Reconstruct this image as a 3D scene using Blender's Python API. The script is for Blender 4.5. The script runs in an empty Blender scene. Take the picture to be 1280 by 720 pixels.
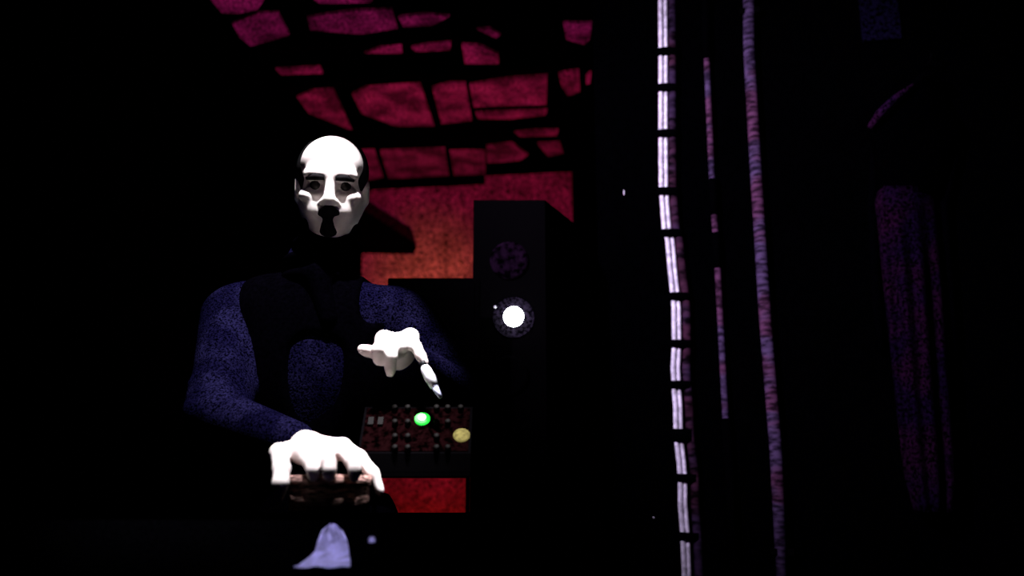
import bpy, bmesh, math, random
import numpy as np
from mathutils import Vector, Matrix

random.seed(7)
C = bpy.context.scene.collection
S = bpy.context.scene
PI = math.pi

# ------------------------------------------------------------------ camera
TILT = math.radians(13.0)
CT, ST = math.cos(TILT), math.sin(TILT)
FPX = 1108.0
CAM = Vector((0.0, 0.0, 0.97))
cd = bpy.data.cameras.new('camera')
cam = bpy.data.objects.new('camera', cd)
C.objects.link(cam)
cam.location = CAM
cam.rotation_euler = (PI / 2 + TILT, 0, 0)
cd.sensor_width = 36.0
cd.lens = 36.0 * FPX / 1280.0
cd.clip_start = 0.02
cd.dof.use_dof = True
cd.dof.focus_distance = 1.85
cd.dof.aperture_fstop = 2.2
S.camera = cam

# ------------------------------------------------------------------ world, exposure
w = bpy.data.worlds.new('night')
S.world = w
w.use_nodes = True
bg = w.node_tree.nodes['Background']
bg.inputs['Color'].default_value = (0.25, 0.0, 1.0, 1)
bg.inputs['Strength'].default_value = 0.0012
S.view_settings.view_transform = 'Standard'
S.view_settings.look = 'None'
S.view_settings.gamma = 1.0
S.view_settings.exposure = 0.0
S.view_settings.use_curve_mapping = False


def spot(name, loc, aim, energy, col, size, blend=0.3, radius=0.03):
    d = bpy.data.lights.new(name, 'SPOT')
    d.energy = energy
    d.color = col
    d.spot_size = math.radians(size)
    d.spot_blend = blend
    d.shadow_soft_size = radius
    o = bpy.data.objects.new(name, d)
    C.objects.link(o)
    o.location = loc
    o.rotation_euler = (Vector(aim) - Vector(loc)).to_track_quat('-Z', 'Y').to_euler()
    return o


# stage spot over the man, red wash behind him, violet spot on the cables
spot('stage_spot', (-0.26, 1.18, 2.90), (-0.43, 1.55, 1.40), 560, (0.95, 0.94, 1.0), 25, 0.3, 0.02)
spot('hand_fill', (-0.08, 1.12, 2.85), (-0.19, 1.48, 1.11), 480, (0.95, 0.94, 1.0), 9.5, 0.25, 0.02)  # added narrow spot, unseen, to brighten the hands and the pen
spot('red_wash', (-0.45, 2.95, 0.75), (-0.30, 5.6, 2.1), 46, (1.0, 0.018, 0.024), 100, 0.6, 0.05)
spot('amber_wash', (-0.42, 3.00, 0.80), (-0.50, 5.5, 2.15), 75, (1.0, 0.24, 0.03), 22, 1.0, 0.05)
spot('crimson_uplight', (-0.40, 2.85, 0.80), (-0.50, 4.1, 3.0), 34, (1.0, 0.03, 0.36), 120, 0.5, 0.05)
spot('violet_spot', (-0.90, 1.00, 2.60), (0.66, 2.62, 1.84), 420, (0.80, 0.66, 1.0), 52, 1.0, 0.03)
spot('paper_fill', (0.05, 0.70, 2.40), (-0.27, 1.22, 0.90), 130, (0.66, 0.62, 1.0), 9.5, 0.9, 0.02)  # added unseen spot that only brightens the paper and the tin front


# ------------------------------------------------------------------ helpers
def ray(px, py):
    xr, yr = (px - 640.0) / FPX, (360.0 - py) / FPX
    return Vector((xr, CT - yr * ST, ST + yr * CT))


def P(px, py, Y):
    """a point seen in the photograph at this pixel, Y metres in front of the photographer"""
    d = ray(px, py)
    return CAM + d * (Y / d.y)


YAW = math.radians(8.1)
LONG = Vector((math.sin(YAW), math.cos(YAW), 0))
TRAN = Vector((math.cos(YAW), -math.sin(YAW), 0))
ZC = 3.0


def R(u, v, z):
    return TRAN * u + LONG * v + Vector((0, 0, z))


def on_plane(px, py, p0, n):
    d = ray(px, py)
    t = (Vector(p0) - CAM).dot(n) / d.dot(n)
    return CAM + d * t


def tag(o, label, cat, group=None, kind=None):
    o['label'] = label
    o['category'] = cat
    if group:
        o['group'] = group
    if kind:
        o['kind'] = kind
    return o


def empty(name, loc, label, cat, group=None):
    o = bpy.data.objects.new(name, None)
    C.objects.link(o)
    o.location = loc
    o.empty_display_size = 0.05
    return tag(o, label, cat, group)


def link(name, me, mat, parent=None, smooth=False):
    me.materials.clear()
    me.materials.append(mat)
    if smooth:
        for p in me.polygons:
            p.use_smooth = True
    o = bpy.data.objects.new(name, me)
    C.objects.link(o)
    if parent:
        o.parent = parent
        o.matrix_parent_inverse = Matrix.Translation(-Vector(parent.location))
    return o


def obj(name, bm, mat, parent=None, smooth=False):
    me = bpy.data.meshes.new(name)
    bmesh.ops.recalc_face_normals(bm, faces=bm.faces)
    bm.to_mesh(me)
    bm.free()
    return link(name, me, mat, parent, smooth)


def box(bm, c, s, rz=0.0, rx=0.0, bevel=0.0):
    m = Matrix.Translation(Vector(c)) @ Matrix.Rotation(rz, 4, 'Z') @ Matrix.Rotation(rx, 4, 'X')
    r = bmesh.ops.create_cube(bm, size=1.0, matrix=m @ Matrix.Diagonal((s[0], s[1], s[2], 1)))
    if bevel > 0:
        es = list({e for v in r['verts'] for e in v.link_edges})
        bmesh.ops.bevel(bm, geom=es, offset=bevel, segments=2, affect='EDGES', profile=0.6)
    return bm


def tube(bm, pts, rad, n=12, caps=True):
    pts = [Vector(p) for p in pts]
    rads = rad if isinstance(rad, (list, tuple)) else [rad] * len(pts)
    rings = []
    ref = None
    for i, p in enumerate(pts):
        d = (pts[min(i + 1, len(pts) - 1)] - pts[max(i - 1, 0)]).normalized()
        if ref is None:
            ref = d.orthogonal().normalized()
        ref = (ref - d * ref.dot(d)).normalized()
        b = d.cross(ref)
        rings.append([bm.verts.new(p + (ref * math.cos(2 * PI * k / n) + b * math.sin(2 * PI * k / n)) * rads[i]) for k in range(n)])
    for a, b_ in zip(rings, rings[1:]):
        for k in range(n):
            bm.faces.new((a[k], a[(k + 1) % n], b_[(k + 1) % n], b_[k]))
    if caps:
        bm.faces.new(rings[0][::-1])
        bm.faces.new(rings[-1])
    return bm


def lathe(bm, c, prof, n=32, axis=None):
    """prof: (radius, height) pairs; axis: matrix that turns the z axis"""
    c = Vector(c)
    M = axis or Matrix.Identity(3)
    rings = []
    for r, h in prof:
        rings.append([bm.verts.new(c + M @ Vector((r * math.cos(2 * PI * k / n), r * math.sin(2 * PI * k / n), h))) for k in range(n)])
    for a, b in zip(rings, rings[1:]):
        for k in range(n):
            bm.faces.new((a[k], a[(k + 1) % n], b[(k + 1) % n], b[k]))
    bm.faces.new(rings[0][::-1])
    bm.faces.new(rings[-1])
    return bm


def prism(bm, pts, ext):
    """a flat polygon given a thickness"""
    ext = Vector(ext)
    a = [bm.verts.new(Vector(p)) for p in pts]
    b = [bm.verts.new(Vector(p) + ext) for p in pts]
    n = len(a)
    bm.faces.new(a)
    bm.faces.new(b[::-1])
    for k in range(n):
        bm.faces.new((a[k], a[(k + 1) % n], b[(k + 1) % n], b[k]))
    return bm


def material(name, col, rough=0.9, spec=0.05, grain=0.0, scale=120.0, col2=None, scale2=4.0, mix2=(0.45, 0.6),
             stretch=(1, 1, 1), bump=0.0, emit=None, strength=0.0, metal=0.0):
    m = bpy.data.materials.new(name)
    m.use_nodes = True
    nt = m.node_tree
    N, L = nt.nodes, nt.links
    b = N['Principled BSDF']
    b.inputs['Base Color'].default_value = (*col, 1)
    b.inputs['Roughness'].default_value = rough
    b.inputs['Specular IOR Level'].default_value = spec
    b.inputs['Metallic'].default_value = metal
    src = None
    tc = N.new('ShaderNodeTexCoord')
    mp = N.new('ShaderNodeMapping')
    mp.inputs['Scale'].default_value = stretch
    L.new(tc.outputs['Object'], mp.inputs['Vector'])
    if col2 is not None:
        nz = N.new('ShaderNodeTexNoise')
        nz.inputs['Scale'].default_value = scale2
        nz.inputs['Detail'].default_value = 3
        L.new(mp.outputs[0], nz.inputs['Vector'])
        cr = N.new('ShaderNodeValToRGB')
        cr.color_ramp.elements[0].position = mix2[0]
        cr.color_ramp.elements[1].position = mix2[1]
        cr.color_ramp.elements[0].color = (*col, 1)
        cr.color_ramp.elements[1].color = (*col2, 1)
        L.new(nz.outputs['Fac'], cr.inputs['Fac'])
        src = cr.outputs['Color']
    if grain > 0:
        nz = N.new('ShaderNodeTexNoise')
        nz.inputs['Scale'].default_value = scale
        nz.inputs['Detail'].default_value = 2
        L.new(mp.outputs[0], nz.inputs['Vector'])
        mr = N.new('ShaderNodeMapRange')
        mr.inputs['From Min'].default_value = 0.38 if grain > 0.7 else 0.3
        mr.inputs['From Max'].default_value = 0.62 if grain > 0.7 else 0.7
        mr.inputs['To Min'].default_value = 1.0 - grain
        mr.inputs['To Max'].default_value = 1.0 + grain
        L.new(nz.outputs['Fac'], mr.inputs['Value'])
        mx = N.new('ShaderNodeMix')
        mx.data_type = 'RGBA'
        mx.blend_type = 'MULTIPLY'
        mx.inputs['Factor'].default_value = 1.0
        if src is None:
            mx.inputs[6].default_value = (*col, 1)
        else:
            L.new(src, mx.inputs[6])
        L.new(mr.outputs[0], mx.inputs[7])
        src = mx.outputs[2]
        if bump > 0:
            bp = N.new('ShaderNodeBump')
            bp.inputs['Strength'].default_value = bump
            bp.inputs['Distance'].default_value = 0.004
            L.new(nz.outputs['Fac'], bp.inputs['Height'])
            L.new(bp.outputs['Normal'], b.inputs['Normal'])
    if src is not None:
        L.new(src, b.inputs['Base Color'])
    if emit:
        b.inputs['Emission Color'].default_value = (*emit, 1)
        b.inputs['Emission Strength'].default_value = strength
    return m


M = {
    'plaster': material('roughcast_plaster', (0.36, 0.32, 0.30), grain=0.9, scale=75, bump=0.5, col2=(0.64, 0.57, 0.54), scale2=6.0, mix2=(0.35, 0.65)),
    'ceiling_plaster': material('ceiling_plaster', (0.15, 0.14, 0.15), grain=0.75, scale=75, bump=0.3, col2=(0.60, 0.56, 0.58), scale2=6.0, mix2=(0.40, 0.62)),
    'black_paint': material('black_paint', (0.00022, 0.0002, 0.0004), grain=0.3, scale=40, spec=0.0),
    'timber': material('black_timber', (0.0012, 0.001, 0.0012), grain=0.4, scale=30, stretch=(1, 8, 8), spec=0.0),
    'floor': material('dark_floor', (0.002, 0.002, 0.002), grain=0.4, scale=20, spec=0.0),
    'black_cloth': material('black_cloth', (0.0004, 0.00036, 0.0006), grain=0.4, scale=200, spec=0.0),
    'skin': material('skin', (0.74, 0.66, 0.63), rough=0.55, spec=0.2, grain=0.06, scale=60, col2=(0.68, 0.57, 0.55), scale2=12),
    'hair': material('dark_hair', (0.006, 0.005, 0.006), rough=0.8, spec=0.05, grain=0.5, scale=150, stretch=(1, 1, 0.3)),
    'eye': material('eye', (0.02, 0.016, 0.016), rough=0.3, spec=0.2),
    'navy': material('navy_cloth', (0.0015, 0.0012, 0.0068), grain=0.95, scale=260, stretch=(1, 1, 1), col2=(0.0036, 0.0030, 0.0130), scale2=14, spec=0.0, bump=0.3),
    'vest': material('black_wool', (0.0003, 0.00022, 0.0006), grain=0.5, scale=130, spec=0.0),
    'leather': material('black_leather', (0.004, 0.004, 0.005), rough=0.5, spec=0.1),
    'metal_black': material('black_metal', (0.0012, 0.001, 0.0013), rough=0.9, spec=0.0),
    'panel': material('brown_panel', (0.0018, 0.0004, 0.0005), rough=0.8, spec=0.0, grain=0.9, scale=110),
    'knob': material('grey_knob', (0.0015, 0.0008, 0.0008), rough=0.6, spec=0.03),
    'brown': material('brown_wood', (0.26, 0.15, 0.13), rough=0.7, spec=0.05, grain=0.8, scale=70, stretch=(1, 1, 4), bump=0.2),
    'paper': material('pale_paper', (0.55, 0.53, 0.75), grain=0.35, scale=70, bump=0.2),
    'pen': material('white_plastic', (0.75, 0.73, 0.78), rough=0.4, spec=0.2),
    'cable_white': material('white_cable', (0.80, 0.77, 0.82), rough=0.6, spec=0.1, grain=0.35, scale=60),
    'cable_grey': material('grey_cable', (0.020, 0.011, 0.026), rough=0.7, spec=0.02, grain=0.9, scale=60, col2=(0.028, 0.009, 0.018), scale2=9, stretch=(0.3, 0.3, 1)),
    'pipe': material('pipe_with_reflections', (0.048, 0.030, 0.066), rough=0.8, spec=0.02, grain=0.75, scale=90, col2=(0.062, 0.022, 0.048), scale2=7, stretch=(0.3, 0.3, 1), mix2=(0.47, 0.53)),  # red and violet mottling paints coloured reflections into the pipe
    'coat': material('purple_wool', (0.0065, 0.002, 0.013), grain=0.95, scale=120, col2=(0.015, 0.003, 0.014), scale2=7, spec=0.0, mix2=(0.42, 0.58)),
    'cone': material('cone_reflection', (0.005, 0.0018, 0.0055), grain=0.9, scale=50, spec=0.0),  # purple reflection on the top driver, put into its colour
    'plate': material('plate_paint', (0.003, 0.002, 0.009), grain=0.95, scale=90, spec=0.0),
    'steel': material('steel', (0.8, 0.8, 0.82), rough=0.5, spec=0.3),
    'ring': material('halo_disc', (0.007, 0.005, 0.0095), grain=0.9, scale=120, spec=0.0),  # lighter than the cabinet so the lamp's halo shows
    'lamp': material('lit_lamp', (0.9, 0.95, 0.95), emit=(0.92, 1.0, 1.0), strength=14.0),
    'green_led': material('green_led', (0.1, 0.5, 0.1), emit=(0.03, 1.0, 0.08), strength=1.1),
    'white_led': material('led_core', (0.8, 1.0, 0.8), emit=(0.7, 1.0, 0.75), strength=4.0),
    'yellow_led': material('amber_dial', (0.06, 0.05, 0.015), emit=(0.75, 0.62, 0.20), strength=0.30, grain=0.8, scale=160),
}

# ------------------------------------------------------------------ the room
UL = -1.77       # left wall, in room axes
VB = 5.44        # back wall
VP_ = 2.78       # partition with the cables


def rbox(bm, u0, u1, v0, v1, z0, z1):
    c = R((u0 + u1) / 2, (v0 + v1) / 2, (z0 + z1) / 2)
    return box(bm, c, (u1 - u0, v1 - v0, z1 - z0), rz=-YAW)


def structure(name, bm, mat, label, cat):
    return tag(obj(name, bm, mat), label, cat, kind='structure')


bm = bmesh.new()
rbox(bm, UL - 0.1, 4.0, -1.2, VB + 0.1, -0.1, 0.0)
structure('floor', bm, M['floor'], 'unlit dark floor of the room', 'floor')
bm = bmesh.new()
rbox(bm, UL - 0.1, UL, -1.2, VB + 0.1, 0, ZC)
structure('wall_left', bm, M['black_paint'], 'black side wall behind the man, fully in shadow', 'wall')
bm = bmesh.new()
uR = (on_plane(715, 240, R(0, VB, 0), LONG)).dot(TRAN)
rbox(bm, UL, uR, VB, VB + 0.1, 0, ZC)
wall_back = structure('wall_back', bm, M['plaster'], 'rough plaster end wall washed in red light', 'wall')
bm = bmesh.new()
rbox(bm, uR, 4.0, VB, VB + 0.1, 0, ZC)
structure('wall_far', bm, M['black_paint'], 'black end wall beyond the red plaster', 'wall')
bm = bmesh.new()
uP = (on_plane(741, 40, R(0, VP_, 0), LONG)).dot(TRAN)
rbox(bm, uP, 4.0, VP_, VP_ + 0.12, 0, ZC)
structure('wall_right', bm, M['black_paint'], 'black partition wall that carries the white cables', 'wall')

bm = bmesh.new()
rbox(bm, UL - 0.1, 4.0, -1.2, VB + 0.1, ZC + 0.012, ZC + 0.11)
ceiling = structure('ceiling', bm, M['black_paint'], 'dark ceiling with beams and plaster fields shaped as the red lit patches', 'ceiling')

LIT_FIELDS = [  # outlines of the lit patches: the light's edges put into the shape
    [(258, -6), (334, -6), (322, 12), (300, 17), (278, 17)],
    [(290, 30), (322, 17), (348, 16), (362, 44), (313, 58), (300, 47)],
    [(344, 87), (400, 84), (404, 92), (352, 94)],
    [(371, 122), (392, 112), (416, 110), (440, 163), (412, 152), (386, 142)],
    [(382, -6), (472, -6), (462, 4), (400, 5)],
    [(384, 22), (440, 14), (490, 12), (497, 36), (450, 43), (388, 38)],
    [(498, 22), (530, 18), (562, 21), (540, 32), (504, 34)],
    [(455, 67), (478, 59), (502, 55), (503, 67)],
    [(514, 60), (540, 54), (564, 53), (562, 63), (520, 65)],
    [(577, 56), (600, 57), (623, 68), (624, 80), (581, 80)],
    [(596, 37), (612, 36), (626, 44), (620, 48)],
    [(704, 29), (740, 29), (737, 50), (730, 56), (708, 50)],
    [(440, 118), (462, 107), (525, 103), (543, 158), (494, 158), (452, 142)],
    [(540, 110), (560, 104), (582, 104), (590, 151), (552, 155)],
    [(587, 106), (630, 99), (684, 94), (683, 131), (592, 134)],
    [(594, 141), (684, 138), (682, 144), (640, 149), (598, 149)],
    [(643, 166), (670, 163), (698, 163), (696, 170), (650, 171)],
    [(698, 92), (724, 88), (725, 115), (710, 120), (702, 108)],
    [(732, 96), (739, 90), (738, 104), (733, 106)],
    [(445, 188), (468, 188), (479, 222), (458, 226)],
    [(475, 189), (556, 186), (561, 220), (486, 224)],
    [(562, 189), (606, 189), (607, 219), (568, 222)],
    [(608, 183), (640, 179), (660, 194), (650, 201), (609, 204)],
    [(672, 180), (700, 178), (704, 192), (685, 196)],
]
for f in LIT_FIELDS:
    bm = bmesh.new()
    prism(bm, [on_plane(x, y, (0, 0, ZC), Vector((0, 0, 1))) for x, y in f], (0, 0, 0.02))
    obj('lit_field', bm, M['ceiling_plaster'], ceiling)
# dark timber beams across the room, one rafter along it
for xa, ya, xb, yb0, yb1, dp in ((380, 0, 636, 161, 184, .07), (300, 0, 690, 97, 103, .02), (280, 0, 575, 45, 53, .03)):
    zl = Vector((0, 0, ZC))
    v0 = on_plane(500, yb0, zl, Vector((0, 0, 1))).dot(LONG)
    v1 = on_plane(500, yb1, zl - Vector((0, 0, dp)), Vector((0, 0, 1))).dot(LONG)
    u1 = on_plane(xb, yb0 - .05 * (xb - 500), zl, Vector((0, 0, 1))).dot(TRAN)
    bm = bmesh.new()
    rbox(bm, UL, u1, v0, max(v1, v0 + .02), ZC - dp, ZC + .012)
    obj('beam', bm, M['timber'], ceiling)
# the dark moulding where ceiling and end wall meet
bm = bmesh.new()
a, b = on_plane(440, 233, R(0, VB - 0.02, 0), LONG), on_plane(606, 226, R(0, VB - 0.02, 0), LONG)
rbox(bm, UL, b.dot(TRAN), VB - 0.045, VB, b.z - 0.02, b.z + 0.035)
structure('trim_1', bm, M['timber'], 'thin dark moulding along the top of the red wall', 'moulding')
bm = bmesh.new()
c_ = on_plane(640, 206, R(0, VB - 0.02, 0), LONG)
rbox(bm, b.dot(TRAN), uR, VB - 0.045, VB, c_.z - 0.018, c_.z + 0.018)
structure('trim_2', bm, M['timber'], 'short dark moulding higher up above the column loudspeaker', 'moulding')

# dark wedge loudspeaker on the end wall beside the man's head
wl = empty('wall_loudspeaker', on_plane(480, 306, R(0, VB, 0), LONG), "dark wedge shaped loudspeaker on the red wall beside the man's head", 'loudspeaker')
bm = bmesh.new()
pts = [on_plane(x, y, R(0, VB - 0.19, 0), LONG) for x, y in ((440, 262), (456, 263), (486, 282), (513, 300), (509, 309), (440, 308))]
prism(bm, pts, LONG * 0.17)
obj('cabinet', bm, M['metal_black'], wl)
bm = bmesh.new()
box(bm, on_plane(470, 292, R(0, VB - 0.01, 0), LONG), (0.08, 0.04, 0.06), rz=-YAW)
obj('bracket', bm, M['metal_black'], wl)


# ------------------------------------------------------------------ implicit surfaces for the figure
class Field:
    def __init__(s, lo, hi, h):
        s.lo = np.array(lo, dtype=np.float64)
        s.h = h
        s.n = tuple(int(math.ceil((b - a) / h)) + 1 for a, b in zip(lo, hi))
        s.F = np.full(s.n, 1.0, dtype=np.float32)

    def _local(s, lo, hi, pad):
        i0 = [max(0, int((lo[k] - pad - s.lo[k]) / s.h)) for k in range(3)]
        i1 = [min(s.n[k], int((hi[k] + pad - s.lo[k]) / s.h) + 2) for k in range(3)]
        sl = tuple(slice(a, max(a, b)) for a, b in zip(i0, i1))
        g = [(s.lo[k] + s.h * np.arange(i0[k], max(i0[k], i1[k]))).astype(np.float32) for k in range(3)]
        return sl, g[0][:, None, None], g[1][None, :, None], g[2][None, None, :]

    def _put(s, sl, d, k, cut):
        a = s.F[sl]
        if a.size == 0:
            return
        if cut:
            d = -d
            hh = np.maximum(k - np.abs(a - d), 0) / k
            s.F[sl] = np.maximum(a, d) + hh * hh * k * 0.25
        else:
            hh = np.maximum(k - np.abs(a - d), 0) / k
            s.F[sl] = np.minimum(a, d) - hh * hh * k * 0.25

    def cap(s, a, b, ra, rb=None, k=0.012, cut=False):
        rb = ra if rb is None else rb
        a, b = np.array(a, float), np.array(b, float)
        r = max(ra, rb)
        sl, X, Y, Z = s._local(np.minimum(a, b) - r, np.maximum(a, b) + r, k + 4 * s.h)
        ab = b - a
        t = ((X - a[0]) * ab[0] + (Y - a[1]) * ab[1] + (Z - a[2]) * ab[2]) / max(ab.dot(ab), 1e-9)
        t = np.clip(t, 0, 1)
        d = np.sqrt((X - a[0] - t * ab[0]) ** 2 + (Y - a[1] - t * ab[1]) ** 2 + (Z - a[2] - t * ab[2]) ** 2) - (ra + (rb - ra) * t)
        s._put(sl, d, k, cut)

    def ell(s, c, r, M3=None, k=0.015, cut=False):
        if M3 is not None:
            r = tuple(q * 0.93 for q in r)
        c = np.array(c, float)
        R_ = max(r)
        sl, X, Y, Z = s._local(c - R_, c + R_, k + 4 * s.h)
        X, Y, Z = X - c[0], Y - c[1], Z - c[2]
        if M3 is not None:
            m = np.array(M3.transposed())
            X, Y, Z = (m[0][0] * X + m[0][1] * Y + m[0][2] * Z, m[1][0] * X + m[1][1] * Y + m[1][2] * Z, m[2][0] * X + m[2][1] * Y + m[2][2] * Z)
        k0 = np.sqrt((X / r[0]) ** 2 + (Y / r[1]) ** 2 + (Z / r[2]) ** 2)
        k1 = np.sqrt((X / r[0] ** 2) ** 2 + (Y / r[1] ** 2) ** 2 + (Z / r[2] ** 2) ** 2) + 1e-6
        s._put(sl, k0 * (k0 - 1) / k1, k, cut)

    def half(s, p, n):
        """keep what lies behind the plane (p, n)"""
        n = np.array(n, float) / np.linalg.norm(n)
        g = [(s.lo[k] + s.h * np.arange(s.n[k])).astype(np.float32) for k in range(3)]
        d = (g[0][:, None, None] - p[0]) * n[0] + (g[1][None, :, None] - p[1]) * n[1] + (g[2][None, None, :] - p[2]) * n[2]
        s.F = np.maximum(s.F, d.astype(np.float32))

    def mesh(s, name):
        F, h = s.F, s.h
        I = F < 0
        nx, ny, nz = F.shape
        cnt = np.zeros((nx - 1, ny - 1, nz - 1), np.uint8)
        for dx in (0, 1):
            for dy in (0, 1):
                for dz in (0, 1):
                    cnt += I[dx:nx - 1 + dx, dy:ny - 1 + dy, dz:nz - 1 + dz]
        act = np.argwhere((cnt > 0) & (cnt < 8))
        ids = np.full(cnt.shape, -1, np.int32)
        ids[act[:, 0], act[:, 1], act[:, 2]] = np.arange(len(act))
        acc = np.zeros((len(act), 3))
        num = np.zeros(len(act))
        for ax in range(3):
            o1, o2 = [q for q in range(3) if q != ax]
            for p in (0, 1):
                for q in (0, 1):
                    a = act.copy()
                    a[:, o1] += p
                    a[:, o2] += q
                    b = a.copy()
                    b[:, ax] += 1
                    fa, fb = F[a[:, 0], a[:, 1], a[:, 2]], F[b[:, 0], b[:, 1], b[:, 2]]
                    cr = (fa < 0) != (fb < 0)
                    t = np.where(cr, fa / np.where(cr, fa - fb, 1), 0)
                    pt = a.astype(float)
                    pt[:, ax] += t
                    acc[cr] += pt[cr]
                    num[cr] += 1
        verts = s.lo + h * acc / np.maximum(num, 1)[:, None]
        faces = []
        for ax in range(3):
            o1, o2 = (ax + 1) % 3, (ax + 2) % 3
            sa = [slice(None)] * 3
            sb = [slice(None)] * 3
            sa[ax], sb[ax] = slice(0, -1), slice(1, None)
            A, B = I[tuple(sa)], I[tuple(sb)]
            e = np.argwhere(A != B)
            e = e[(e[:, o1] > 0) & (e[:, o2] > 0) & (e[:, o1] < F.shape[o1] - 1) & (e[:, o2] < F.shape[o2] - 1)]
            fl = A[e[:, 0], e[:, 1], e[:, 2]]

            def cell(d1, d2):
                c = e.copy()
                c[:, o1] += d1
                c[:, o2] += d2
                return ids[c[:, 0], c[:, 1], c[:, 2]]
            q = np.stack([cell(-1, -1), cell(0, -1), cell(0, 0), cell(-1, 0)], 1)
            q[~fl] = q[~fl][:, ::-1]
            faces.append(q)
        faces = np.concatenate(faces)
        faces = faces[(faces >= 0).all(1)]
        me = bpy.data.meshes.new(name)
        me.from_pydata(verts.tolist(), [], faces.tolist())
        me.update()
        return me


# ------------------------------------------------------------------ the man: joints
man = empty('person', (-0.42, 1.88, 0.0), 'balding man in a black waistcoat and navy shirt leaning over the equipment', 'person')

HEAD = P(415, 232, 1.80)
HM = (Matrix.Rotation(math.radians(9), 3, 'Z') @ Matrix.Rotation(math.radians(14), 3, 'X')).to_3x3()


def H(x, f, u):
    """head axes: x towards the picture's right, f out of the face, u up"""
    return HEAD + HM @ (Vector((x, -f, u)) * 0.93)


HR = HM
CX = -0.42
SH_R, SH_L = Vector((-0.60, 1.86, 1.335)), Vector((-0.225, 1.86, 1.325))
EL_R, EL_L = P(272, 522, 1.68), P(584, 502, 1.80)
WR_R, WR_L = P(384, 560, 1.515), P(500, 443, 1.615)
NECK = Vector((CX, 1.86, 1.40))
PELV = Vector((CX, 1.93, 0.93))


def fingers(F, chains):
    for ch in chains:
        for (p, ra), (q, rb) in zip(ch, ch[1:]):
            F.cap(p, q, ra, rb, k=0.006)


RH = [   # his right hand, laid over the round tin: little, ring, middle, index finger, thumb
    [(P(349, 566, 1.43), .0140), (P(352, 586, 1.370), .0135), (P(351, 604, 1.350), .0120), (P(346, 622, 1.352), .0095)],
    [(P(379, 568, 1.41), .013), (P(389, 580, 1.365), .0105), (P(391, 588, 1.352), .0095), (P(392, 596, 1.354), .008)],
    [(P(406, 567, 1.40), .0135), (P(411, 578, 1.355), .011), (P(412, 588, 1.345), .0095), (P(411, 596, 1.347), .008)],
    [(P(430, 563, 1.41), .013), (P(441, 578, 1.365), .011), (P(444, 588, 1.352), .0095), (P(443, 596, 1.354), .008)],
    [(P(428, 558, 1.47), .0135), (P(449, 572, 1.45), .012), (P(466, 592, 1.435), .0105), (P(475, 614, 1.43), .0078)],
]
LH = [   # his left hand: index, middle, ring, little finger, thumb
    [(P(480, 424, 1.545), .0135), (P(473, 438, 1.515), .0115), (P(474, 449, 1.525), .010), (P(478, 452, 1.54), .0085)],
    [(P(491, 428, 1.545), .0125), (P(489, 446, 1.52), .0105), (P(488, 460, 1.525), .0095), (P(488, 466, 1.535), .008)],
    [(P(503, 428, 1.55), .0125), (P(503, 434, 1.53), .0105), (P(500, 440, 1.545), .0095), (P(497, 443, 1.56), .008)],
    [(P(513, 421, 1.55), .0120), (P(520, 434, 1.53), .0100), (P(526, 445, 1.52), .0088), (P(531, 453, 1.515), .0070)],
    [(P(482, 440, 1.585), .0130), (P(469, 441, 1.555), .0110), (P(460, 439, 1.54), .0100), (P(453, 437, 1.53), .0092)],
]


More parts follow.
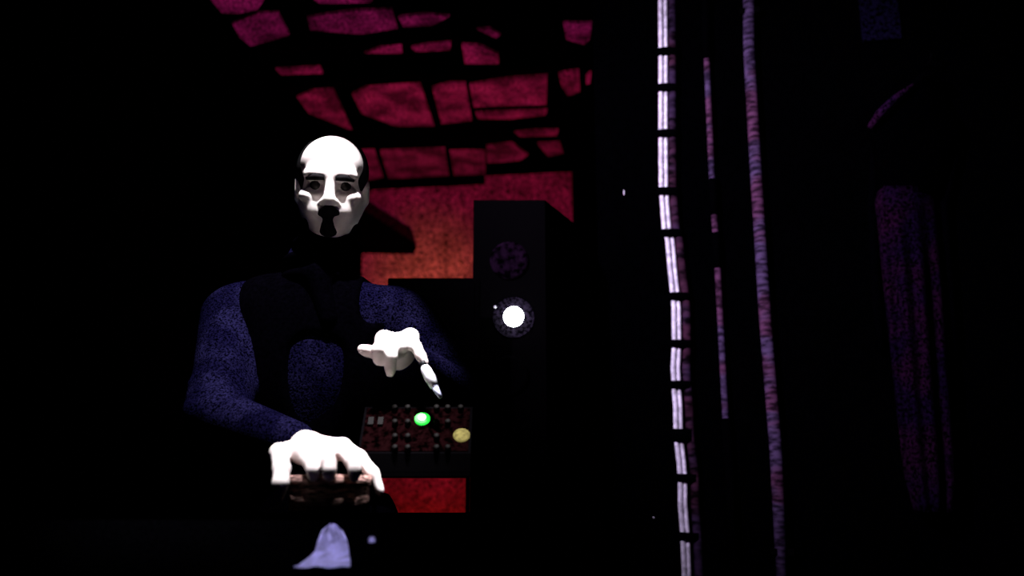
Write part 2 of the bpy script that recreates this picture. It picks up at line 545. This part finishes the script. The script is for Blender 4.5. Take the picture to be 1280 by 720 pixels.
def build_body():
    F = Field((-0.82, 1.26, 0.02), (0.02, 2.1, 1.80), 0.0045)
    # head
    F.ell(H(0, -.018, .034), (.076, .094, .082), HR, k=.02)
    F.ell(H(0, .040, .048), (.060, .042, .048), HR, k=.03)
    F.ell(H(0, .018, -.045), (.059, .062, .074), HR, k=.03)
    for s in (-1, 1):
        F.cap(H(s * .054, -.012, -.045), H(s * .016, .052, -.098), .017, .017, k=.03)
        F.ell(H(s * .046, .066, -.031), (.023, .026, .017), HR, k=.016)
        F.ell(H(s * .035, .074, -.062), (.019, .0195, .024), HR, k=.018)
    F.ell(H(0, .062, -.100), (.024, .018, .018), HR, k=.02)
    F.cap(H(-.044, .078, .016), H(.044, .078, .016), .0150, k=.014)
    for s in (-1, 1):
        F.ell(H(s * .033, .094, -.008), (.025, .032, .018), HR, k=.010, cut=True)
        F.ell(H(s * .033, .059, -.006), (.013, .013, .011), HR, k=.004)
    F.cap(H(0, .084, .006), H(0, .106, -.040), .0085, .0125, k=.012)
    for s in (-1, 1):
        F.ell(H(s * .013, .096, -.045), (.009, .011, .008), HR, k=.008)
    F.cap(H(-.020, .080, -.071), H(.020, .080, -.071), .0065, k=.008)
    F.cap(H(-.017, .080, -.082), H(.017, .080, -.082), .0070, k=.008)
    F.cap(H(-.024, .090, -.0765), H(.024, .090, -.0765), .0035, k=.004, cut=True)
    for s in (-1, 1):
        F.ell(H(s * .079, -.012, -.012), (.009, .019, .031), HR, k=.008)
        F.ell(H(s * .087, -.008, -.010), (.006, .010, .018), HR, k=.005, cut=True)
    F.cap(H(0, -.035, -.060), NECK - Vector((0, 0, .03)), .054, .060, k=.03)
    # trunk
    F.ell((CX, 1.87, 1.215), (.165, .112, .19), k=.05)
    F.cap(SH_R + Vector((.06, 0, .01)), SH_L - Vector((.06, 0, -.01)), .058, k=.06)
    F.ell((CX, 1.90, 1.07), (.118, .10, .16), k=.04)
    F.ell((CX, 1.93, 0.93), (.140, .11, .11), k=.04)
    # legs and feet
    for s in (-1, 1):
        hip, kn, an = Vector((CX + s * .085, 1.93, .90)), Vector((CX + s * .10, 1.91, .50)), Vector((CX + s * .11, 1.94, .10))
        F.cap(hip, kn, .082, .052, k=.04)
        F.cap(kn, an, .055, .036, k=.03)
        F.cap(an - Vector((0, -.03, .05)), an - Vector((-s * .02, .15, .055)), .038, .026, k=.03)
    # arms
    for sh, el, wr in ((SH_R, EL_R, WR_R), (SH_L, EL_L, WR_L)):
        F.cap(sh, el, .050, .040, k=.04)
        F.cap(el, wr, .041, .027, k=.025)
    # hands
    for wr, ch in ((WR_R, RH), (WR_L, LH)):
        for c in ch[:4]:
            F.cap(wr, c[0][0], .021, .0145, k=.012)
        for c, d in zip(ch[:3], ch[1:4]):
            F.cap(c[0][0], d[0][0], .012, k=.010)
        F.cap(wr, ch[4][0][0], .02, .014, k=.012)
        fingers(F, ch)
    return F.mesh('body')


body = link('body', build_body(), M['skin'], man, True)

# eyes, brows, side hair, moustache and chin beard
for s in (-1, 1):
    bm = bmesh.new()
    bmesh.ops.create_uvsphere(bm, u_segments=12, v_segments=8, radius=.0125, matrix=Matrix.Translation(H(s * .033, .0605, -.006)))
    obj('eye', bm, M['eye'], man, True)
    bm = bmesh.new()
    tube(bm, [H(s * .012, .0915, .008), H(s * .032, .0915, .010), H(s * .052, .083, .006)], [.005, .0080, .004], 8)  # brows thickened so their dark hair deepens the shade over the eyes
    obj('eyebrow', bm, M['hair'], man, True)
F = Field(HEAD - Vector((.14, .16, .16)), HEAD + Vector((.14, .16, .16)), .004)
F.ell(H(0, -.020, .034), (.083, .100, .086), HR, k=.02)
F.ell(H(.004, .060, .075), (.055, .150, .110), HR, k=.006, cut=True)
F.ell(H(0, .10, -.05), (.095, .085, .065), HR, k=.006, cut=True)
F.half(H(0, 0, -.06), -(HM @ Vector((0, 0, 1))))
hair = link('hair', F.mesh('hair'), M['hair'], man, True)
F = Field(HEAD - Vector((.14, .16, .16)), HEAD + Vector((.14, .16, .16)), .003)
F.cap(H(-.003, .094, -.0595), H(-.021, .085, -.069), .0085, .006, k=.008)
F.cap(H(.003, .094, -.0595), H(.019, .086, -.068), .0085, .0055, k=.008)
F.ell(H(-.002, .070, -.084), (.020, .0215, .026), HR, k=.01)
F.ell(H(0, .066, -.106), (.024, .020, .016), HR, k=.01)
link('beard', F.mesh('beard'), M['hair'], man, True)


def build_shirt():
    F = Field((-0.84, 1.40, 0.84), (0.04, 2.1, 1.55), 0.0055)
    F.ell((CX, 1.87, 1.215), (.180, .126, .205), k=.05)
    F.cap(SH_R + Vector((.05, 0, .008)), SH_L - Vector((.05, 0, -.008)), .069, k=.06)
    F.ell((CX, 1.90, 1.07), (.130, .114, .18), k=.04)
    F.ell((CX, 1.93, 0.93), (.148, .124, .12), k=.04)
    F.cap(NECK - Vector((0, 0, .05)), NECK + Vector((0, -.005, .045)), .078, .068, k=.03)
    for sh, el, wr in ((SH_R, EL_R, WR_R), (SH_L, EL_L, WR_L)):
        F.cap(sh, el, .064, .055, k=.04)
        F.cap(el, wr.lerp(el, .14), .054, .038, k=.02)
        # creases at the elbow
        for t, r in ((.72, .060), (.84, .058), (.95, .059)):
            c = sh.lerp(el, t)
            F.ell(c, (r, r, .016), k=.02)
    F.half((0, 0, .88), (0, 0, -1))
    # open neck
    F.cap(H(0, -.035, -.060), NECK + Vector((0, 0, .0)), .058, .062, k=.006, cut=True)
    return F.mesh('shirt')


link('shirt', build_shirt(), M['navy'], man, True)


def build_vest():
    F = Field((-0.66, 1.68, 0.80), (-0.16, 2.1, 1.56), 0.0055)
    F.ell((CX, 1.87, 1.215), (.192, .138, .213), k=.05)
    F.cap(SH_R + Vector((.075, 0, .008)), SH_L - Vector((.075, 0, -.008)), .080, k=.06)
    F.ell((CX, 1.90, 1.07), (.140, .128, .18), k=.04)
    F.ell((CX, 1.93, 0.93), (.155, .136, .12), k=.04)
    F.half((0, 0, .86), (0, 0, -1))
    # unbuttoned: the shirt shows down the front and at one shoulder
    a, b = -0.450, -0.308
    for z in np.arange(.86, 1.25, .02):
        t = (z - .86) / .54
        F.cap((a + .05 - .0 * t, 1.70, z), (b - .05, 1.70, z), .062, k=.006, cut=True)
    F.cap((-.282, 1.70, 1.27), (-.272, 1.86, 1.44), .030, .045, k=.006, cut=True)
    for s, sh in ((-1, SH_R), (1, SH_L)):
        F.ell(sh + Vector((s * .035, 0, -.03)), (.075, .2, .12), k=.01, cut=True)
    return F.mesh('waistcoat')


link('waistcoat', build_vest(), M['vest'], man, True)


def build_neck_shade():
    F = Field((-.60, 1.70, 1.28), (-.24, 2.02, 1.56), 0.005)
    top = H(0, -.030, -.105)
    for i in range(4):
        t = i / 3
        c = NECK.lerp(top, .10 + .9 * t) + Vector((.004 * (-1) ** i, -.012, 0))
        F.ell(c, (.082 - .010 * t, .084 - .006 * t, .026), k=.012)
    F.cap(NECK + Vector((.02, -.085, .0)), NECK + Vector((.05, -.105, -.09)), .026, .020, k=.02)
    return F.mesh('neck_shade')


link('neck_shade', build_neck_shade(), M['vest'], man, True)  # black wrap added over the neck in place of the chin's shade


def build_trousers():
    F = Field((-0.68, 1.76, 0.02), (-0.16, 2.12, 1.02), 0.0075)
    F.ell((CX, 1.93, 0.92), (.150, .130, .11), k=.05)
    for s in (-1, 1):
        F.cap((CX + s * .085, 1.93, .90), (CX + s * .10, 1.91, .50), .098, .072, k=.03)
        F.cap((CX + s * .10, 1.91, .50), (CX + s * .11, 1.94, .09), .072, .062, k=.02)
    F.half((0, 0, .07), (0, 0, -1))
    F.half((0, 0, .97), (0, 0, 1))
    return F.mesh('trousers')


link('trousers', build_trousers(), M['vest'], man, True)
for s in (-1, 1):
    F = Field((CX + s * .11 - .1, 1.68, -.01), (CX + s * .11 + .1, 2.06, .16), .006)
    F.cap((CX + s * .11, 1.97, .045), (CX + s * .13, 1.78, .040), .052, .044, k=.02)
    F.cap((CX + s * .11, 1.95, .05), (CX + s * .11, 1.945, .115), .05, .048, k=.02)
    F.half((0, 0, .0), (0, 0, -1))
    link('shoe', F.mesh('shoe'), M['leather'], man, True)

# ------------------------------------------------------------------ what he works with
DT = 0.93
table = empty('table', (-0.46, 1.53, 0), 'black topped work table the man stands behind', 'table')
bm = bmesh.new()
box(bm, (-0.46, 1.52, DT - .015), (1.02, .46, .03), bevel=.003)
obj('tabletop', bm, M['metal_black'], table)
for sx in (-.46, .46):
    for sy in (-.19, .19):
        bm = bmesh.new()
        tube(bm, [(-0.46 + sx, 1.52 + sy, 0), (-0.46 + sx, 1.52 + sy, DT - .03)], .016, 10)
        obj('leg', bm, M['metal_black'], table)

bm = bmesh.new()
nx, nz = 60, 12
g = [[bm.verts.new((-0.975 + 1.03 * i / nx, 1.272 - .012 * (j / nz) * (1 + math.sin(i * 1.1)), DT + .003 - (DT - .05) * j / nz)) for j in range(nz + 1)] for i in range(nx + 1)]
for i in range(nx):
    for j in range(nz):
        bm.faces.new((g[i][j], g[i + 1][j], g[i + 1][j + 1], g[i][j + 1]))
top = [[bm.verts.new((-0.975 + 1.03 * i / nx, y, DT + .003)) for y in (1.40, 1.55, 1.752)] for i in range(nx + 1)]
for i in range(nx):
    bm.faces.new((g[i][0], g[i + 1][0], top[i + 1][0], top[i][0]))
    for j in range(2):
        bm.faces.new((top[i][j], top[i + 1][j], top[i + 1][j + 1], top[i][j + 1]))
bmesh.ops.solidify(bm, geom=bm.faces[:], thickness=.002)
tag(obj('tablecloth', bm, M['black_cloth'], None, True), 'black cloth draped over the front of the work table', 'tablecloth')

# the round tin under his right hand
tc = P(411, 640, 1.425)
tin = empty('round_tin', (tc.x, 1.425, DT + .004), "low round brown tin under the man's lower hand", 'tin')
bm = bmesh.new()
lathe(bm, (tc.x, 1.425, DT + .004), [(.058, 0), (.062, .004), (.062, .045), (.060, .048)], 40)
obj('drum', bm, M['brown'], tin, True)
bm = bmesh.new()
lathe(bm, (tc.x, 1.425, DT + .050), [(.064, 0), (.0655, .002), (.0655, .012), (.062, .016), (.03, .018), (.001, .018)], 40)
obj('lid', bm, M['brown'], tin, True)

# the mixer on its riser
mixer_p = P(515, 590, 1.50)
x0, x1 = P(446, 590, 1.48).x, P(588, 590, 1.48).x
zb, zt = P(515, 590, 1.48).z, P(515, 500, 1.48).z
mx = (x0 + x1) / 2
riser = empty('riser', (mx, 1.55, DT + .004), 'thin black metal riser that lifts the mixer off the table', 'stand')
bm = bmesh.new()
box(bm, (mx, 1.57, zb - .004), (x1 - x0, .20, .006))
obj('shelf', bm, M['metal_black'], riser)
for sx, sy in ((-1, -1), (1, -1), (-1, 1), (1, 1)):
    bm = bmesh.new()
    xx = mx + sx * ((x1 - x0) / 2 - .004)
    tube(bm, [(xx, 1.57 + sy * .085, DT + .004), (xx, 1.57 + sy * .085, zb - .006)], .004, 8)
    obj('leg', bm, M['metal_black'], riser)

mixer = empty('mixer', (mx, 1.57, zb), 'black audio mixer with a green light and rows of knobs', 'mixer')
# wedge body: low edge towards the photographer
bm = bmesh.new()
yf, yb = 1.48, 1.66
sec = [(yf, zb), (yf, zb + .030), (yf + .060, zt - .006), (yb, zt), (yb, zb)]
prism(bm, [(x0, y, z) for y, z in sec], (x1 - x0, 0, 0))
obj('housing', bm, M['metal_black'], mixer)
pa, pb = Vector((0, yf, zb + .030)), Vector((0, yf + .060, zt - .006))
slope = (pb - pa).normalized()
nrm = Vector((0, -slope.z, slope.y))
AX = Matrix((Vector((1, 0, 0)), slope, nrm)).transposed()


def on_face(px, py):
    return on_plane(px, py, pa, nrm)


bm = bmesh.new()
q = [Vector((x0 + .004, 0, 0)) + pa.lerp(pb, .04), Vector((x1 - .004, 0, 0)) + pa.lerp(pb, .04),
     Vector((x1 - .004, 0, 0)) + pa.lerp(pb, .96), Vector((x0 + .004, 0, 0)) + pa.lerp(pb, .96)]
prism(bm, q, nrm * .0012)
obj('control_panel', bm, M['panel'], mixer)
face = on_face(528, 525)
bm = bmesh.new()
lathe(bm, face, [(.0130, .0), (.0130, .004), (.010, .006)], 24, AX)
gl = obj('indicator_light', bm, M['green_led'], mixer, True)
gl['label'] = 'round light glowing green'
bm = bmesh.new()
lathe(bm, face, [(.0062, .004), (.0062, .008), (.003, .010)], 20, AX)
o = obj('light_core', bm, M['white_led'], gl, True)
bm = bmesh.new()
lathe(bm, on_face(577, 545), [(.014, .0), (.014, .003), (.011, .004)], 24, AX)
yl = obj('dial', bm, M['yellow_led'], mixer, True)
yl['label'] = 'dim yellow lit dial'
for px in (494, 510, 546, 560, 576):
    for py in (512, 530, 548, 562):
        if (px == 576 and py > 528) or (px == 560 and py > 546 and py < 556):
            continue
        bm = bmesh.new()
        lathe(bm, on_face(px, py), [(.0055, .001), (.005, .008), (.0038, .009)], 12, AX)
        obj('knob', bm, M['knob'], mixer, True)
for px in (464, 476):
    bm = bmesh.new()
    box(bm, on_face(px, 528) + nrm * .002, (.009, .016, .006), rx=math.atan2(slope.z, slope.y))
    obj('fader', bm, M['knob'], mixer)

# the white pen hanging from his fingers
a, b, c_, d_ = P(527, 452, 1.512), P(530.5, 458.5, 1.512), P(543, 483, 1.500), P(551, 497, 1.494)
pen = empty('pen', b, "short white pen pointing down from the man's upper hand", 'pen')
bm = bmesh.new()
tube(bm, [a, b], [.0062, .0066], 14)
obj('collar', bm, M['leather'], pen, True)
bm = bmesh.new()
tube(bm, [b, b.lerp(c_, .15), b.lerp(c_, .55), c_], [.0068, .0088, .0095, .0075], 14)
obj('barrel', bm, M['pen'], pen, True)
bm = bmesh.new()
tube(bm, [c_, d_], [.0058, .0032], 14)
obj('nib', bm, M['paper'], pen, True)

# pale paper hanging off the table edge
bm = bmesh.new()
rows = [(655, 1.262, 410, 420), (664, 1.260, 402, 428), (676, 1.257, 397, 434), (688, 1.250, 394, 436), (696, 1.238, 388, 437), (702, 1.215, 380, 438), (706, 1.185, 372, 438), (709, 1.155, 366, 437)]
rr = []
for y, Y, xa, xb in rows:
    rr.append([bm.verts.new(P(xa + (xb - xa) * t / 8, y + 1.2 * math.sin(t * 1.7 + y), Y + .004 * math.sin(t * 1.3 + y * .2))) for t in range(9)])
for p, q in zip(rr, rr[1:]):
    for k in range(8):
        bm.faces.new((p[k], p[k + 1], q[k + 1], q[k]))
bmesh.ops.solidify(bm, geom=bm.faces[:], thickness=.0012)
tag(obj('paper_sheet', bm, M['paper'], None, True), 'crumpled pale blue paper curling out from the front of the table', 'paper')
bm = bmesh.new()
rr = [[bm.verts.new(P(465 + dx, 675 + dy, 1.252 - .010 * k)) for dx in (-5, -2, 2, 5)] for k, dy in enumerate((-5, 0, 4))]
for p, q in zip(rr, rr[1:]):
    for k in range(3):
        bm.faces.new((p[k], p[k + 1], q[k + 1], q[k]))
bmesh.ops.solidify(bm, geom=bm.faces[:], thickness=.0012)
tag(obj('paper_scrap', bm, M['paper'], None, True), 'tiny pale scrap stuck to the black cloth beside the crumpled paper', 'paper')

# ------------------------------------------------------------------ column loudspeaker with a lamp
YC = 2.45
pL, pM = P(592, 250, YC), P(681, 250, YC)
wF = (pM - pL).length
zt = pL.z
col = empty('column_loudspeaker', ((pL.x + pM.x) / 2, YC + .1, 0), 'tall slim black loudspeaker with a bright white lamp on its front', 'loudspeaker')
back = P(722, 262, YC + .26)
bm = bmesh.new()
prism(bm, [(pL.x, YC, 0.03), (pM.x, YC, 0.03), (back.x, YC + .26, 0.03), (pL.x + .06, YC + .26, 0.03)], (0, 0, zt - .03))
obj('cabinet', bm, M['metal_black'], col)
bm = bmesh.new()
box(bm, ((pL.x + back.x) / 2, YC + .13, .015), (wF + .16, .34, .03), bevel=.004)
obj('base', bm, M['metal_black'], col)
for (ya, yb) in ((300, 352), (420, 520), (530, 640)):
    za, zb_ = P(640, ya, YC).z, P(640, yb, YC).z
    bm = bmesh.new()
    lathe(bm, ((pL.x + pM.x) / 2, YC, (za + zb_) / 2), [(.055, -.001), (.055, .006), (.047, .008), (.030, .001), (.012, .004), (.001, .006)], 28, Matrix(((1, 0, 0), (0, 0, -1), (0, 1, 0))))
    cone = obj('driver', bm, M['cone'] if ya == 300 else M['metal_black'], col, True)
lp = P(642, 396, YC - .01)
bm = bmesh.new()
lathe(bm, (lp.x, YC, lp.z), [(.058, -.001), (.058, .003), (.024, .0015)], 40, Matrix(((1, 0, 0), (0, 0, -1), (0, 1, 0))))
ring = obj('lamp_halo', bm, M['ring'], col)  # disc added round the lamp to carry its halo
bm = bmesh.new()
bmesh.ops.create_uvsphere(bm, u_segments=28, v_segments=16, radius=.0285, matrix=Matrix.Translation((lp.x, YC - .012, lp.z)))
o = obj('lamp', bm, M['lamp'], col, True)
o['label'] = 'round lamp glowing white'
bm = bmesh.new()
sp = P(619, 384, YC)
bmesh.ops.create_uvsphere(bm, u_segments=10, v_segments=6, radius=.0042, matrix=Matrix.Translation((sp.x, YC - .003, sp.z)))
obj('screw', bm, M['steel'], col, True)

# ------------------------------------------------------------------ switched-off monitor behind his arm
YM = 2.30
m0, m1 = P(476, 590, YM), P(600, 346, YM)
mon = empty('monitor', ((m0.x + m1.x) / 2, YM + .03, m0.z), 'dark switched-off monitor bracketed to the tall slim loudspeaker', 'monitor')
bm = bmesh.new()
box(bm, ((m0.x + m1.x) / 2, YM + .03, (m0.z + m1.z) / 2), (m1.x - m0.x, .04, m1.z - m0.z), bevel=.005)
obj('housing', bm, M['metal_black'], mon)
bm = bmesh.new()
box(bm, ((m0.x + m1.x) / 2, YM + .009, (m0.z + m1.z) / 2), (m1.x - m0.x - .03, .004, m1.z - m0.z - .03))
obj('screen', bm, M['metal_black'], mon)
bm = bmesh.new()
box(bm, (m1.x - .03, YM + .10, (m0.z + m1.z) / 2), (.06, .098, .08))
obj('bracket', bm, M['metal_black'], mon)

# ------------------------------------------------------------------ cables and pipes on the partition
PW = R(0, VP_, 0)


def on_wall(px, py, off=0.02):
    return on_plane(px, py, PW - LONG * off, LONG)


PATH = [(-20, 828.5), (0, 829), (60, 829.5), (110, 829.5), (170, 829.5), (235, 830), (255, 831.5), (288, 834), (300, 838), (335, 841), (368, 844.5), (385, 846), (430, 846.5), (460, 845), (482, 846), (510, 848), (545, 848.5), (575, 852), (598, 854), (630, 854), (668, 857), (720, 859), (760, 860)]
TIES = (66, 111, 168, 240, 292, 371, 430, 481, 544, 597, 670)
bundle = empty('cable_bundle', on_wall(860, 760), 'bundle of white cables bound with black ties running down the black wall', 'cable')
MPX = (on_wall(841, 240) - on_wall(840, 240)).length     # metres per pixel out there
for dx, r, wob in ((-3.6, 2.9, 0.5), (2.8, 2.4, -0.5)):
    bm = bmesh.new()
    tube(bm, [on_wall(x + dx , y, .022) for y, x in PATH], r * MPX, 12)
    obj('cable', bm, M['cable_white'], bundle, True)
bm = bmesh.new()
tube(bm, [on_wall(x + 11 + 4 * max(0, min(1, (y - 300) / 300)), y, .018) for y, x in PATH], 5.2 * MPX, 12)
o = obj('cable', bm, M['cable_grey'], bundle, True)
o['label'] = 'thicker dull purple cable behind the white ones'
for y in TIES:
    x = np.interp(y, [p[0] for p in PATH], [p[1] for p in PATH])
    bm = bmesh.new()
    h = 9 if y not in (544,) else 15
    p0, p1 = on_wall(x + 4, y - h / 2, .020), on_wall(x + 4, y + h / 2, .020)
    tube(bm, [p0, p1], 14 * MPX, 20)
    for v in bm.verts:      # flattened round the bundle
        dd = (v.co - p0).dot(LONG)
        v.co -= LONG * dd * 0.5
    obj('cable_tie', bm, M['black_cloth'], bundle, True)

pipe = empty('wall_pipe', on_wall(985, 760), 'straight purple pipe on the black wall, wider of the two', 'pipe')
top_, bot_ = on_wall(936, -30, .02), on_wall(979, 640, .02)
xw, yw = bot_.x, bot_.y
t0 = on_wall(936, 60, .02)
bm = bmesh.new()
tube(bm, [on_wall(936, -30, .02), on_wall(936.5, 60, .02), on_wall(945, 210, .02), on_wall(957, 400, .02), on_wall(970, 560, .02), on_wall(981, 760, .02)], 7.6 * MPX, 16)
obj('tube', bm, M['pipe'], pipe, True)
for x, y in ((937, 15), (978, 690)):
    bm = bmesh.new()
    p = on_wall(x, y, .018)
    box(bm, p, (.065, .03, .02), rz=-YAW, bevel=.003)
    obj('clip', bm, M['metal_black'], pipe)

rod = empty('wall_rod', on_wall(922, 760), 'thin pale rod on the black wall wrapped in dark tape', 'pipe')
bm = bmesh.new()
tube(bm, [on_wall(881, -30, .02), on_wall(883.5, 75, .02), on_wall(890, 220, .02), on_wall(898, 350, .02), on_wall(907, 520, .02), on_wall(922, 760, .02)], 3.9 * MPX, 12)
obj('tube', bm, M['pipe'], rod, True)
for ya, yb in ((-28, 74), (224, 269), (291, 335), (523, 750)):
    bm = bmesh.new()
    f = lambda y: float(np.interp(y, [-30, 75, 220, 350, 520, 760], [881, 883.5, 890, 898, 907, 922]))
    tube(bm, [on_wall(f(ya), ya, .02), on_wall(f((ya + yb) / 2), (ya + yb) / 2, .02), on_wall(f(yb), yb, .02)], 5.0 * MPX, 12)
    obj('tape_wrap', bm, M['black_cloth'], rod, True)

# small fittings that catch the light
hk = on_wall(780, 240, .0)
bm = bmesh.new()
tube(bm, [hk, hk - LONG * .014, hk - LONG * .014 + Vector((0, 0, -.012)), hk - LONG * .020 + Vector((0, 0, -.016))], .0018, 8)
tag(obj('wall_hook', bm, M['steel'], None, True), 'tiny bright steel hook on the black wall near the white cables', 'hook')
sc = on_wall(817, 647, .0)
bm = bmesh.new()
lathe(bm, sc, [(.0025, -.001), (.0025, .002), (.001, .003)], 10, Matrix(((1, 0, 0), (0, 0, -1), (0, 1, 0))))
tag(obj('wall_screw', bm, M['steel'], None, True), 'tiny steel screw head low on the wall beside the white cables', 'screw')

# ------------------------------------------------------------------ the coat on its hook
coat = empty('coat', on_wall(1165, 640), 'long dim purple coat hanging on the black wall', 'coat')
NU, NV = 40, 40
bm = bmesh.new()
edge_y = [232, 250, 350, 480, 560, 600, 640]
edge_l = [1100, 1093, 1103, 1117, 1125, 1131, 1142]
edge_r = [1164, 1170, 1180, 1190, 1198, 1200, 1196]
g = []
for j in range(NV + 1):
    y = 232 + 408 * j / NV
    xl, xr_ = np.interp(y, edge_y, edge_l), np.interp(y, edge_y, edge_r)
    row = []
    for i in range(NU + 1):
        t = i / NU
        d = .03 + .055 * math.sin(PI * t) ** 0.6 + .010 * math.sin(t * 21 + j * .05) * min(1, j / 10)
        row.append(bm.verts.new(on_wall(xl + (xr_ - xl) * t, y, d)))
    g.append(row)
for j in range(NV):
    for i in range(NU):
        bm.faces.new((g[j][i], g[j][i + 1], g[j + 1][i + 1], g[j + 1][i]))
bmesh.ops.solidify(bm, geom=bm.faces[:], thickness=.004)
obj('coat_body_lit', bm, M['coat'], coat, True)  # lit part of the coat, its brightness put into the cloth colour
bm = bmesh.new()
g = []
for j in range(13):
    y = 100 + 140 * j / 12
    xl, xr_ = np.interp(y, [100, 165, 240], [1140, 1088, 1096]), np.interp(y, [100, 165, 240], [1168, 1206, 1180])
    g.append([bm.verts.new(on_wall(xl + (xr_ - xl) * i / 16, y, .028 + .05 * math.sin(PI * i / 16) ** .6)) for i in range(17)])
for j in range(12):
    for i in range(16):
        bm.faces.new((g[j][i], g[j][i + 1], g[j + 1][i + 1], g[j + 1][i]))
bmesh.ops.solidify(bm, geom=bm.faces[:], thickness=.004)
obj('yoke_shaded', bm, M['vest'], coat, True)  # same coat above the light: shade painted as darker cloth
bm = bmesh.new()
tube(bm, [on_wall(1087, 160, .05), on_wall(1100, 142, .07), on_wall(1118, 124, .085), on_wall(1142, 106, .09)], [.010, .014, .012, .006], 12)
obj('shoulder_highlight', bm, M['coat'], coat, True)  # highlight on the shoulder seam, built as a purple tube
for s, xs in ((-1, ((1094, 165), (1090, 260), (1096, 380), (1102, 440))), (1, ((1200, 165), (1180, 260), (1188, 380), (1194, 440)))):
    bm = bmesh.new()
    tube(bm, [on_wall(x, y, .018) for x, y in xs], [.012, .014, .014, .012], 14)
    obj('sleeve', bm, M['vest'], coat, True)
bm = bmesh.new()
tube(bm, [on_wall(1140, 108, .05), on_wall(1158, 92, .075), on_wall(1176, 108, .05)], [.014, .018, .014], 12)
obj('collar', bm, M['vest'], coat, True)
bm = bmesh.new()
hp = on_wall(1158, 84, .0)
tube(bm, [hp, hp - LONG * .05, hp - LONG * .06 + Vector((0, 0, .02))], .005, 8)
tag(obj('coat_hook', bm, M['metal_black'], None, True), 'black hook holding the long purple coat', 'hook')
bm = bmesh.new()
box(bm, on_wall(1098, 6, .01), (.12, .02, .26), rz=-YAW, bevel=.004)
tag(obj('wall_plate', bm, M['plate'], None, False), 'dim purple plate high on the wall above the coat', 'plate')
